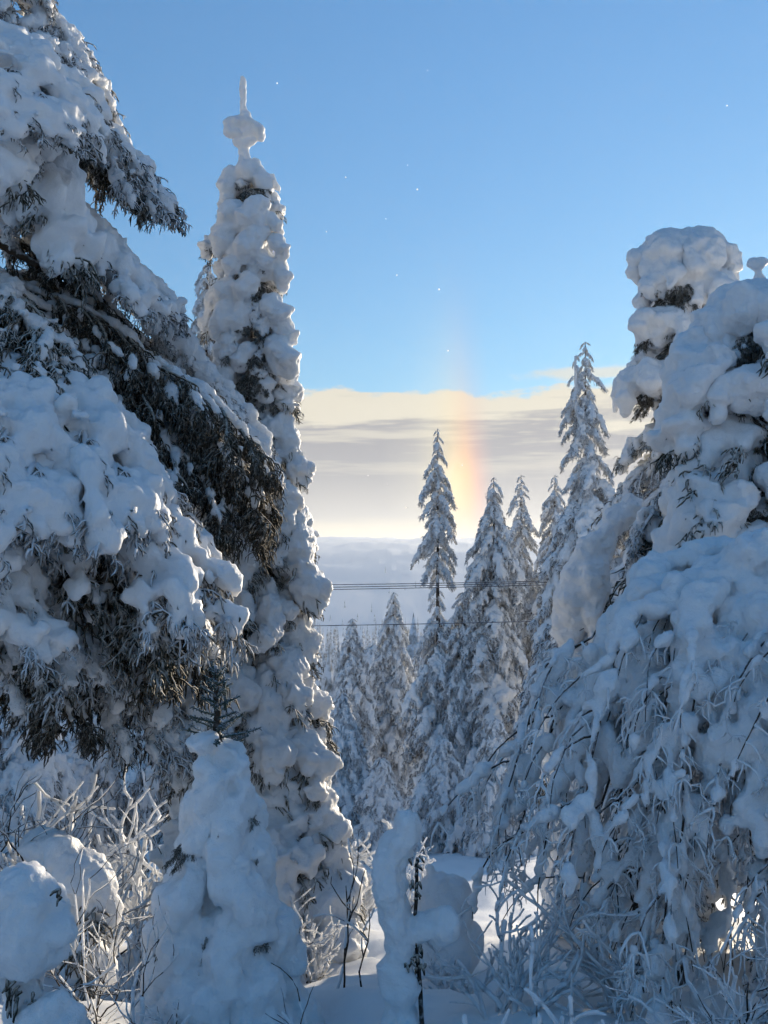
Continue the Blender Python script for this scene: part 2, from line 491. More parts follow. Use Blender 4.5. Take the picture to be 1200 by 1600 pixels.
VAR['crust'] = [build_bough(300 + i, 1.0, -4, 56, 9, 0.48, 0.040, 0.022, 0.3, 600, 0.062, 0.0033, 0.012, 1, 0.014, 2, 0.012, 0.9, 1.25, curl=1.1, keep=.72, gap=.55, prange=(-60, 60), msnow=M_SNOWR, mtwig=M_RIME, fluff=2) for i in range(5)]
VAR['broad'] = [build_bough(400 + i, 1.0, 2, 54, 9, 0.50, 0.056, 0.032, 0.30, 500, 0.062, 0.0032, 0.0125, 1, 0.02, 2, 0.011, 0.92, 1.3, curl=1.1, keep=.84, gap=.5, prange=(-60, 60), mtwig=M_RIME, fluff=2) for i in range(5)]
VAR['rimed'] = [build_bough(350 + i, 1.0, -2, 56, 9, 0.48, 0.034, 0.020, 0.3, 600, 0.070, 0.0033, 0.012, 1, 0.012, 2, 0.010, 0.7, 1.25, curl=1.2, keep=.5, gap=.6, prange=(-60, 70), msnow=M_SNOWR, mtwig=M_TWIG, fluff=1) for i in range(3)]
VAR['tangle'] = [build_bough(500 + i, 1.0, 0, 58, 8, 0.48, 0.030, 0.018, 0.35, 640, 0.085, 0.0028, 0.0115, 2, 0.012, 2, 0.008, 0.7, 1.2, curl=1.4, keep=.5, gap=.5, prange=(-40, 80), msnow=M_SNOWR, mtwig=M_TWIGD) for i in range(4)]
VAR['mid'] = [build_bough(600 + i, 1.0, 10, 62, 6, 0.40, 0.074, 0.036, 0.2, 110, 0.14, 0.0095, 0.022, 1, 0.028, 1, 0.016, 0.85, 1.2, nsub=3, keep=.82, gap=.5, prange=(-40, 70), msnow=M_SNOWF, mtwig=M_RIMEM) for i in range(8)]


def place_bough(tree, kind, base, tip, rng, wide=1.0, thick=1.0, idx=None):
    """a bough from base to tip (world)"""
    mt, ms, lt = VAR[kind][rng.randrange(len(VAR[kind])) if idx is None else idx % len(VAR[kind])]
    v = Vector(tip) - Vector(base)
    s = v.length / lt.length
    yaw = math.atan2(v.y, v.x)
    h = math.hypot(v.x, v.y)
    pl = math.atan2(-lt.z, lt.x); pv = math.atan2(-v.z, h)
    rot = Matrix.Rotation(yaw, 4, 'Z') @ Matrix.Rotation(pv - pl, 4, 'Y') @ Matrix.Rotation(rng.uniform(-.25, .25), 4, 'X')
    m = Matrix.Translation(Vector(base) - tree.location) @ rot @ Matrix.Diagonal((s, s * wide * rng.choice((-1, 1)), s * thick, 1))
    o = link('bough', mt, None, tree); o.matrix_local = m
    if s > .5 or kind not in ('tangle', 'rimed'): link('snow_load', ms, None, o)
    return o


def trunk(tree, pts, r0, r1, name='trunk', material=None):
    mb = MB(); pts = np.array([list(Vector(p) - tree.location) for p in pts])
    # resample and wobble
    n = 18; t = np.linspace(0, 1, len(pts)); tt = np.linspace(0, 1, n)
    q = np.stack([np.interp(tt, t, pts[:, k]) for k in range(3)], 1)
    q[1:-1, :2] += 0.012 * np.random.RandomState(len(pts)).randn(n - 2, 2) * min(1, r0 * 8)
    mb.tube(q, np.linspace(r0, r1, n), 10)
    return link(name, mb.mesh(name), material or M_BARK, tree)


def prof(keys):
    ks = sorted(keys); a = [k[0] for k in ks]; c = [k[1] for k in ks]
    return lambda z: float(np.interp(z, a, c))


def spruce(name, label, px, d, top_py, keys, n, kinds, seed, cat='tree', group=None, drop=(0.5, 0.9), tr=0.09, wide=1.0, thick=1.0,
           zmin_py=None, power=1.0, lean_px=0, base_px=None, minr=0.0, skip=None, jit=(.8, 1.12)):
    """keys: (photo y, radius m) crown profile"""
    rng = random.Random(seed)
    x = (px - 600) / F * d; y = d
    zb = gz(x, y) - 0.1
    topz = P(px, top_py, d).z
    t = thing(name, (x, y, zb), label, cat, group)
    rad = prof([(P(px, k, d).z, r) for k, r in keys])
    zlo = P(px, zmin_py, d).z if zmin_py else zb + 0.5
    lx = lean_px / F * d
    ax = lambda z: Vector((x + lx * (z - zb) / (topz - zb), y, z))
    trunk(t, [ax(zb), ax(topz)], tr, 0.012)
    for i in range(n):
        f = ((i + rng.random()) / n) ** power
        z = topz - f * (topz - zlo)
        r = rad(z) * rng.uniform(*jit) + minr
        a = i * 2.39996 + rng.uniform(-.35, .35)
        if skip and skip(z, a, rng): continue
        dr = rng.uniform(*drop) * r
        bz = min(z + dr * 0.55, topz - 0.03)
        base = ax(bz); tip = ax(z) + Vector((math.cos(a) * r, math.sin(a) * r, -dr * 0.45))
        place_bough(t, rng.choice(kinds), base, tip, rng, wide * rng.uniform(.85, 1.2), thick)
    return t


def snow_part(tree, build, voxel, smooth=5, amp=0.02, freq=7, amp2=0.004, seed=0, name='snow_cap', material=None):
    mb = MB(); build(mb)
    me = snowify(mb, voxel, smooth, amp, freq, amp2, 30, seed, name)
    # origin: world -> tree local
    me.transform(Matrix.Translation(-tree.location))
    return link(name, me, material or M_SNOW, tree)


# ---- tall slender spruce, left of centre
D1 = 8.0
t1 = spruce('spruce', 'tall slender spruce heaped with pillowy snow, bare frosted spike at its tip', 405, D1, 245,
            [(245, .08), (300, .15), (350, .22), (440, .20), (560, .22), (650, .27), (750, .32), (860, .37), (1000, .43), (1100, .47), (1200, .52), (1330, .56), (1450, .60)],
            88, ['fat', 'fat', 'fat', 'pillow'], 11, group=None, drop=(0.8, 1.5), tr=0.11, wide=1.05, thick=1.05, zmin_py=1440, lean_px=-22, minr=0.05, skip=lambda z, a, g: z < P(0, 470, 8).z and math.cos(a + math.pi / 2) > .93 and g.random() < .7)
rg = random.Random(12)
for i in range(2, 26):
    py = 400 + 38 * i; c = P(397 + .018 * i * 26, py, D1); a = -math.pi / 2 + rg.uniform(-.5, .5); r = .17 + .010 * i
    place_bough(t1, 'tangle', c + Vector((0, 0, .12)), c + Vector((math.cos(a) * r, math.sin(a) * r, -.12 - .004 * i)), rg, 1.1)


def cap1(mb):
    q = lambda x, y, dz=0: np.array(P(x, y, D1 + dz))
    mb.tube([q(380, 260), q(380, 180), q(379, 122)], [0.035, 0.03, 0.018], 8, 1, True)
    mb.blob(q(366, 193), (.085, .07, .065)); mb.blob(q(358, 203, -.02), (.04, .06, .05)); mb.blob(q(372, 208, -.03), (.05, .05, .035)); mb.blob(q(383, 184), (.05, .05, .06)); mb.blob(q(388, 207, -.01), (.06, .05, .045))
    mb.tube([q(384, 190), q(396, 199), q(408, 206), q(410, 214)], [0.055, 0.06, 0.05, 0.035], 9, 1, True)
    mb.tube([q(372, 222), q(384, 224), q(396, 220)], [0.035, 0.05, 0.03], 9, 1, True)
    mb.tube([q(384, 232), q(383, 262)], [0.03, 0.03], 8, 1, True)
    mb.blob(q(384, 270), (0.10, 0.1, 0.085))
    mb.tube([q(360, 268), q(352, 290), q(356, 312)], [0.06, 0.085, 0.06], 9, 1, True)
    mb.tube([q(398, 262), q(412, 285), q(414, 310)], [0.06, 0.085, 0.06], 9, 1, True)
    g = random.Random(31)
    for (x_, y_, w_, h_) in [(356, 335, 24, 20), (392, 338, 30, 26), (428, 350, 24, 16), (350, 372, 20, 30), (388, 384, 28, 28), (438, 388, 20, 18), (362, 412, 18, 24), (408, 412, 26, 24), (440, 430, 18, 26), (352, 455, 18, 18), (384, 450, 22, 22),
                             (345, 500, 20, 34), (372, 500, 26, 30), (430, 492, 32, 26), (452, 520, 16, 22), (354, 545, 22, 26), (378, 560, 22, 22), (442, 560, 28, 28), (345, 600, 22, 30), (410, 600, 26, 30)]:
        k = 8 / 1600
        k *= g.uniform(.72, .95); sx_ = 1 if x_ > 392 else -1; dz_ = -.15 + g.uniform(-.06, .04); w2 = min(w_, h_) * k
        mb.tube([q(x_ - sx_ * w_ * .7, y_ - h_ * .75, dz_ + .08), q(x_ - sx_ * w_ * .15, y_ - h_ * .5, dz_), q(x_ + sx_ * w_ * .25, y_ + h_ * .05, dz_ - .02), q(x_ + sx_ * w_ * .35 + g.uniform(-5, 5), y_ + h_ * .75, dz_ + .02)], [w2 * .6, w2 * .85, w2 * .9, w2 * .5], 11, 1.25, True)
        mb.tube([q(x_ - sx_ * w_ * .4, y_ - h_ * .3, dz_), q(x_ - sx_ * w_ * .35 + g.uniform(-4, 4), y_ + h_ * .5, dz_)], [w2 * .6, w2 * .4], 9, 1.1, True)
    mb.tube([q(425, 275), q(434, 292), q(437, 304)], [0.02, 0.025, 0.012], 7, 1, True)


snow_part(t1, cap1, 0.0125, 1, 0.022, 8, 0.006, 5)
for i in range(14):
    py = 310 + 24 * i; c = P(392, py, D1); a = -math.pi / 2 + rg.uniform(-1.2, 1.2); r = .20
    place_bough(t1, 'tangle', c + Vector((0, 0, .08)), c + Vector((math.cos(a) * r, math.sin(a) * r, -.12)), rg, 1.3)

# ---- big old spruce filling the left edge
rng = random.Random(77)
D2 = 7.3
t2 = thing('spruce', (P(-110, 890, D2).x, D2, gz(P(-110, 890, D2).x, D2) - .1),
           'huge old spruce filling the left edge, broad snow laden boughs over dark twig tangle', 'tree')
trunk(t2, [t2.location, P(-105, 890, D2), P(-80, -200, D2)], 0.24, 0.10)
BL = [  # kind, base(px,py,d), tip(px,py,d), wide
    ('crust', (-60, -90, 7.3), (85, 20, 7.0), 1.1), ('crust', (-70, -40, 7.2), (120, 130, 6.9), 1.2), ('crust', (-40, 10, 7.2), (160, 215, 7.0), 1.0),
    ('broad', (-60, 60, 6.8), (140, 235, 6.1), 1.3), ('crust', (-90, 60, 6.6), (30, 230, 6.0), 1.0), ('tangle', (-70, 80, 7.4), (170, 270, 7.2), 1.1),
    ('crust', (-40, 150, 7.2), (265, 330, 7.1), 0.9), ('tangle', (-40, 170, 7.3), (225, 325, 7.2), 0.7), ('pillow', (-90, 190, 6.5), (10, 300, 5.9), 1.0),
    ('broad', (-60, 280, 7.2), (205, 470, 6.6), 0.8), ('pillow', (-60, 300, 7.2), (140, 440, 6.5), 0.7), ('broad', (-40, 350, 7.3), (245, 480, 7.0), 0.6),
    ('tangle', (-60, 360, 7.4), (190, 520, 7.2), 0.8), ('tangle', (-60, 420, 7.3), (240, 590, 7.1), 0.9),
    ('broad', (130, 430, 7.7), (322, 600, 7.5), 0.4), ('crust', (60, 410, 7.7), (300, 560, 7.5), 0.4),
    ('tangle', (20, 450, 7.0), (290, 650, 6.8), 0.8), ('tangle', (-20, 470, 6.9), (230, 690, 6.7), 1.0), ('tangle', (-20, 430, 7.0), (190, 610, 6.8), 1.0), ('tangle', (60, 500, 7.1), (320, 690, 6.9), 0.7),
    ('broad', (240, 560, 7.6), (428, 770, 7.4), 0.42), ('crust', (140, 530, 7.7), (400, 690, 7.5), 0.4), ('broad', (200, 540, 7.7), (380, 650, 7.5), 0.4),
    ('tangle', (130, 560, 7.1), (410, 800, 6.9), 0.8), ('tangle', (90, 590, 7.0), (350, 830, 6.8), 0.9), ('tangle', (150, 550, 7.0), (420, 740, 6.9), 0.7), ('tangle', (40, 580, 7.1), (280, 790, 6.9), 1.0), ('tangle', (180, 640, 7.0), (400, 850, 6.9), 0.8),
    ('rimed', (-90, 420, 6.7), (140, 640, 6.1), 1.0), ('rimed', (-110, 430, 6.6), (50, 670, 5.9), 1.1), ('rimed', (-110, 400, 6.8), (100, 580, 6.2), 1.0), ('tangle', (-80, 440, 6.9), (170, 690, 6.3), 1.1), ('tangle', (-60, 470, 7.0), (120, 690, 6.5), 1.1),
    ('broad', (-80, 560, 6.8), (300, 850, 5.9), 0.9), ('broad', (-100, 560, 6.6), (190, 860, 5.5), 1.0), ('broad', (-120, 570, 6.5), (60, 850, 5.3), 1.1), ('tangle', (-60, 760, 6.7), (260, 960, 6.1), 1.0),
    ('broad', (-100, 690, 6.8), (352, 960, 5.9), 0.8), ('rimed', (-110, 760, 6.6), (220, 1020, 5.7), 1.0), ('broad', (-120, 740, 6.5), (90, 1000, 5.4), 1.0), ('rimed', (-120, 780, 6.4), (10, 1040, 5.4), 1.1),
    ('crust', (-80, 760, 6.9), (330, 990, 6.3), 0.9), ('crust', (-90, 780, 6.9), (150, 1060, 5.9), 1.1), ('tangle', (-80, 800, 6.9), (260, 1060, 6.3), 1.1), ('crust', (-100, 800, 6.8), (60, 1070, 5.7), 1.1),
    ('broad', (-60, 890, 7.1), (310, 1150, 6.7), 0.9), ('crust', (-60, 930, 7.1), (290, 1170, 6.7), 0.8), ('tangle', (-60, 910, 7.1), (250, 1150, 6.7), 0.9),
    ('tangle', (-80, 900, 6.9), (120, 1130, 6.2), 1.1), ('tangle', (-80, 880, 6.9), (30, 1130, 6.0), 1.2), ('tangle', (-60, 880, 7.2), (200, 1140, 6.8), 1.2),
    
]
for i, (k, a, c, w) in enumerate(BL):
    place_bough(t2, k, P(*a), P(*c), rng, w, 1.0)
for i in range(46):      # the rest of its crown, behind and left
    py = rng.uniform(-250, 1100); z = P(-100, py, D2).z
    base = Vector((t2.location.x, D2, z))
    a = rng.uniform(R(20), R(300)); r = 0.9 + 0.75 * (py + 250) / 1350
    if math.cos(a) > -0.1: continue
    place_bough(t2, rng.choice(['crust', 'broad', 'tangle']), base, base + Vector((math.cos(a) * r, math.sin(a) * r, -0.55 * r)), rng, 1.1)
for q in ([(-100, 230, 7.3), (-20, 330, 7.0), (90, 300, 6.95)], [(-100, 300, 7.3), (0, 380, 7.0), (60, 415, 6.9)], [(-90, 180, 7.3), (40, 255, 7.15), (180, 260, 7.1)]):
    trunk(t2, [P(*k) for k in q], 0.055, 0.02, 'limb')

# ---- right: round-headed snowy spruce behind
t3 = spruce('spruce', 'round headed spruce buried in snow, its domed top leaning over the right trees', 1075, 9.6, 375,
            [(375, .30), (420, .42), (500, .46), (600, .52), (700, .58), (800, .80), (930, 1.12), (1100, 1.30), (1300, 1.4)],
            66, ['pillow', 'broad', 'hang', 'crust'], 21, drop=(0.6, 1.1), tr=0.12, wide=1.1, thick=1.1, zmin_py=1330)


def head(mb, c, rx, rz, drops, seed, gap=.0):
    """mushroom of snow: lumpy dome with lobes hanging from its rim"""
    g = random.Random(seed); c = np.array(c)
    for i in range(9):
        a = i * 2.4; q = rx * .55 * math.sqrt(i / 9)
        mb.blob(c + np.array([math.cos(a) * q, math.sin(a) * q, g.uniform(-.05, .06) - q * .25]), (rx * g.uniform(.38, .55), rx * g.uniform(.38, .55), rz * g.uniform(.6, .95)))
    for i in range(drops):
        a = 6.283 * (i + g.uniform(-.3, .3)) / drops
        if g.random() < gap: continue
        u = np.array([math.cos(a), math.sin(a), 0]); L = rz * g.uniform(.9, 2.2); w = rx * g.uniform(.16, .30)
        p = c + u * rx * .62 + np.array([0, 0, .0])
        mb.tube([p, p + u * rx * .25 + np.array([0, 0, -L * .3]), p + u * rx * .32 + np.array([0, 0, -L * .65]), p + u * rx * g.uniform(.2, .34) + np.array([0, 0, -L])], [w, w * 1.1, w * .95, w * .6], 10, 1.1, True)


def cap3(mb):
    head(mb, P(1066, 390, 9.6), .46, .24, 15, 4, .1); head(mb, P(1052, 440, 9.35), .30, .16, 9, 14, .1); head(mb, P(1105, 445, 9.35), .28, .16, 9, 15, .1)
    head(mb, P(1040, 505, 9.45), .40, .17, 10, 5, .15)
    head(mb, P(1025, 590, 9.4), .40, .16, 10, 6, .2)


snow_part(t3, cap3, 0.018, 3, 0.05, 5, 0.010, 8)
rg = random.Random(14)
for i in range(16):
    py = 430 + 14 * i; c = P(1055, py, 9.5); a = rg.uniform(-2.8, -.2); r = .36
    place_bough(t3, 'tangle', c + Vector((0, 0, .1)), c + Vector((math.cos(a) * r, math.sin(a) * r, -.2)), rg, 1.2)

# ---- right: big spruce at the edge, nearer
t4 = spruce('spruce', 'big snow draped spruce at the right edge with a small mushroom shaped tip', 1225, 7.2, 440,
            [(440, .34), (480, .48), (560, .62), (640, .78), (720, .95), (800, 1.02), (950, 1.1), (1200, 1.2), (1400, 1.25)],
            62, ['pillow', 'hang', 'hang', 'crust'], 31, drop=(0.7, 1.3), tr=0.13, wide=1.0, thick=1.0, zmin_py=1380)


def cap4(mb):
    q = lambda x, y, dz=0: np.array(P(x, y, 7.2 + dz))
    mb.blob(q(1184, 410), (.085, .08, .062)); mb.tube([q(1187, 425), q(1189, 450)], [.03, .04], 9, 1, True)
    head(mb, P(1212, 476, 7.2), .52, .26, 13, 7, .1); head(mb, P(1190, 600, 7.0), .55, .2, 13, 8, .2)


snow_part(t4, cap4, 0.016, 4, 0.035, 6, 0.006, 3)
for i in range(22):
    py = 520 + 20 * i; c = P(1200, py, 7.1); a = rg.uniform(-3.0, -1.0); r = .40 + .012 * i
    place_bough(t4, 'tangle', c + Vector((0, 0, .1)), c + Vector((math.cos(a) * r, math.sin(a) * r, -.25)), rg, 1.2)

# ---- middle-distance spruces
G_MID = None
spruce('spruce', 'slim spruce with a bare neck standing alone against the sun dog', 684, 33, 668,
       [(668, 0.06), (700, 0.22), (760, 0.46), (800, 0.53), (870, 0.67), (905, 0.37), (935, 0.22), (965, 0.24), (985, 0.61), (1050, 0.91), (1200, 1.04), (1300, 1.1)],
       165, ['mid'], 41, skip=lambda z, a, g: P(684, 968, 33).z < z < P(684, 915, 33).z and g.random() < .4, drop=(.7, 1.2), tr=.12, wide=1.0, jit=(.45, 1.25), thick=1.3, zmin_py=1290, minr=.04)
spruce('spruce', 'bushy pointed spruce just right of the orange sun dog', 772, 32, 745,
       [(745, 0.08), (790, 0.37), (840, 0.61), (900, 0.73), (960, 0.76), (1040, 0.98), (1150, 1.16), (1300, 1.28)],
       160, ['mid'], 42, drop=(.7, 1.2), tr=.13, jit=(.5, 1.25), thick=1.3, zmin_py=1310, minr=.04)
spruce('spruce', 'narrow spruce half hidden behind the pair of mid-distance trees', 815, 36, 742,
       [(742, 0.08), (800, 0.43), (860, 0.61), (920, 0.67), (1000, 0.85), (1300, 1.22)],
       130, ['mid'], 43, drop=(.7, 1.2), tr=.13, jit=(.5, 1.2), thick=1.3, zmin_py=1240, minr=.04)
t5 = spruce('spruce', 'tall mid-distance spruce with a forked twin tip and outstretched upper arms', 918, 28, 530,
            [(530, 0.08), (580, 0.32), (625, 0.47), (640, 0.71), (665, 0.52), (720, 0.52), (790, 1.0), (850, 1.19), (950, 1.32), (1100, 1.51), (1300, 1.61)],
            165, ['mid'], 44, drop=(.6, 1.1), tr=.14, jit=(.5, 1.25), thick=1.3, zmin_py=1300, minr=.05)
rg = random.Random(9)
for i in range(12):
    f = i / 11; a = i * 2.4
    c = P(900, 560 + 90 * f, 27.9); r = .1 + .34 * f
    place_bough(t5, 'mid', c + Vector((0, 0, .1)), c + Vector((math.cos(a) * r, math.sin(a) * r, -r * .5)), rg, 1, 1.3)
trunk(t5, [P(912, 670, 28), P(900, 640, 27.9), P(899, 556, 27.9)], .07, .03, 'second_leader', M_SNOWF)
spruce('spruce', 'shaggy spruce squeezed behind the twin tipped tree', 868, 35, 742,
       [(742, 0.06), (800, 0.46), (900, 0.65), (1000, 0.86), (1300, 1.19)], 130, ['mid'], 45, drop=(.7, 1.2), tr=.12, thick=1.3, zmin_py=1280, minr=.05)
spruce('spruce', 'spruce bowing low beside the neck of the slim tree', 722, 32.5, 925,
       [(925, 0.12), (960, 0.43), (1050, 0.67), (1150, 0.85), (1300, 1.1)], 100, ['mid'], 46, drop=(.7, 1.2), tr=.1, thick=1.3, zmin_py=1320, minr=.05)
spruce('spruce', 'small spruce at the foot of the mid-distance group', 838, 26, 1040,
       [(1040, 0.14), (1100, 0.47), (1200, 0.74), (1320, 1.01)], 100, ['mid'], 47, drop=(.7, 1.2), tr=.08, thick=1.3, zmin_py=1310, minr=.05)
spruce('spruce', 'slender blue shaded spruce peeking out left of the tall pillowy one', 320, 15, 402,
       [(402, .06), (440, .16), (500, .24), (600, .34), (800, .5), (1000, .7), (1300, .9)], 150, ['mid'], 48, drop=(.7, 1.2), tr=.1, thick=1.3, zmin_py=1250, minr=.04)
spruce('spruce', 'low snow heaped spruce at the near foot of the bushy pointed tree', 772, 20, 1120,
       [(1120, .1), (1200, .5), (1340, .95)], 90, ['mid'], 50, drop=(.7, 1.2), tr=.07, jit=(.6, 1.2), thick=1.4, zmin_py=1330, minr=.06)
spruce('spruce', 'stubby snowed-in spruce right behind the mitten sapling', 690, 22, 1150,
       [(1150, .1), (1210, .5), (1320, .85)], 80, ['mid'], 51, drop=(.7, 1.2), tr=.07, jit=(.6, 1.2), thick=1.4, zmin_py=1310, minr=.06)
spruce('spruce', 'little white spruce just right of the tall pillowy trunk', 596, 19, 1180,
       [(1180, .08), (1240, .4), (1340, .7)], 70, ['mid'], 52, drop=(.7, 1.2), tr=.06, jit=(.6, 1.2), thick=1.4, zmin_py=1330, minr=.06)
spruce('spruce', 'low snowy spruce behind the frosted shrubs at the far left', 40, 13, 1090,
       [(1090, .1), (1200, .6), (1380, 1.0)], 80, ['mid'], 53, drop=(.7, 1.2), tr=.07, jit=(.6, 1.2), thick=1.4, zmin_py=1370, minr=.06)
spruce('spruce', 'short snowy spruce in the back of the sunny clearing under the left boughs', 140, 15, 1110,
       [(1110, .1), (1200, .5), (1370, .9)], 80, ['mid'], 54, drop=(.7, 1.2), tr=.07, jit=(.6, 1.2), thick=1.4, zmin_py=1350, minr=.06)
FAR = [(615, 42, 925, 'tallest spruce of the hazy far row, its thin tip above the lower wire', [(925, .05), (980, .5), (1080, .9), (1200, 1.2), (1260, 1.3)]),
       (551, 40, 966, 'spruce of the far row nearest the tall pillowy tree', [(966, .05), (1010, .4), (1100, .8), (1240, 1.2)]),
       (584, 46, 1006, 'squat blunt spruce between two taller ones in the far row', [(1006, .2), (1030, .6), (1100, 1.0), (1240, 1.3)]),
       (652, 48, 1020, 'low dark spruce at the right end of the far row', [(1020, .1), (1060, .6), (1240, 1.3)]),
       (535, 30, 1080, 'short snowy spruce low beside the tall pillowy trunk', [(1080, .1), (1150, .6), (1290, 1.0)]),
       (245, 26, 950, 'shaded spruce glimpsed behind the big left tree', [(950, .1), (1050, .7), (1300, 1.3)]),
       (190, 34, 900, 'farther shaded spruce glimpsed low behind the big left tree', [(900, .1), (1050, .9), (1300, 1.6)])]
for i, (px, d, ty, lab, keys) in enumerate(FAR):
    spruce('spruce', lab, px, d, ty, keys, 110, ['mid'], 60 + i, drop=(.7, 1.2), tr=.14, thick=1.35, zmin_py=keys[-1][0], minr=.1)


# ------------------------------------------------------------------ far forest (one mass) and the wires
def far_forest():
    rg = np.random.RandomState(4); mb_v = []; mb_f = []; n0 = 0
    cnt = 0
    while cnt < 5200:
        y = 70 + 900 * rg.rand() ** 1.3; x = (rg.rand() * 1.3 - .65) * y
        if y > 430 and rg.rand() > math.exp(-(y - 430) / 60): continue
        if y < 160 and rg.rand() > .5: continue
        h = rg.uniform(4, 11) * (1 if y < 500 else .7); z = gz_q(x, y); w = h * rg.uniform(.09, .14)
        tiers = 4 if y < 260 else 2
        for k in range(tiers):
            z0 = z + h * (0.06 + .9 * k / tiers); z1 = z + h * min(1, (.06 + .9 * (k + 1.5) / tiers)); ww = w * (1 - .85 * k / tiers)
            m = 6; a = rg.rand() * 6.28
            ring = [(x + math.cos(a + j * 6.283 / m) * ww * rg.uniform(.6, 1.3), y + math.sin(a + j * 6.283 / m) * ww * rg.uniform(.6, 1.3), z0 - rg.uniform(0, .06) * h) for j in range(m)]
            mb_v.extend(ring); mb_v.append((x, y, z1))
            mb_f.extend([(n0 + j, n0 + (j + 1) % m, n0 + m) for j in range(m)]); n0 += m + 1
        cnt += 1
    me = bpy.data.meshes.new('forest'); me.from_pydata(mb_v, [], mb_f); me.update()
    m = frost_mat('far_forest', (0.10, 0.105, 0.11), (0.78, 0.80, 0.83), .35, .65, 1.2, .25)
    tag(link('forest', me, m), 'distant snowy spruce forest covering the valley below the fell', 'forest', kind='stuff')


_gx = np.linspace(-800, 800, 161); _gy = np.linspace(0, 1000, 201)
_GX, _GY = np.meshgrid(_gx, _gy); _GZ = gz_arr(_GX.ravel(), _GY.ravel()).reshape(_GX.shape)


def gz_q(x, y):
    i = min(max((x + 800) / 10, 0), 159.9); j = min(max(y / 5, 0), 199.9); a = int(i); c = int(j); u = i - a; v = j - c
    return (_GZ[c, a] * (1 - u) + _GZ[c, a + 1] * u) * (1 - v) + (_GZ[c + 1, a] * (1 - u) + _GZ[c + 1, a + 1] * u) * v


far_forest()

for (y0, y1, d, lab) in [(913.5, 909, 30, 'uppermost of the three frosted power wires crossing the valley'), (917.5, 911.5, 30.3, 'middle of the three frosted power wires crossing the valley'),
                         (921, 915, 30.6, 'lowest of the three close frosted power wires crossing the valley'), (977, 971, 29, 'single frosted wire hanging alone below the three power wires')]:
    mb = MB(); a = P(-1400, 910, d); c = P(2300, 905, d)
    p0 = P(520, y0, d); p1 = P(830, y1, d); sl_ = (p1.z - p0.z) / (p1.x - p0.x)
    xs = np.linspace(-34, 34, 41)
    mb.tube([(x, d, p0.z + sl_ * (x - p0.x) + 0.0011 * ((x - 0.5) ** 2 - 2)) for x in xs], .014, 6)
    tag(link('power_wire', mb.mesh('power_wire'), M_WIRE), lab, 'wire')


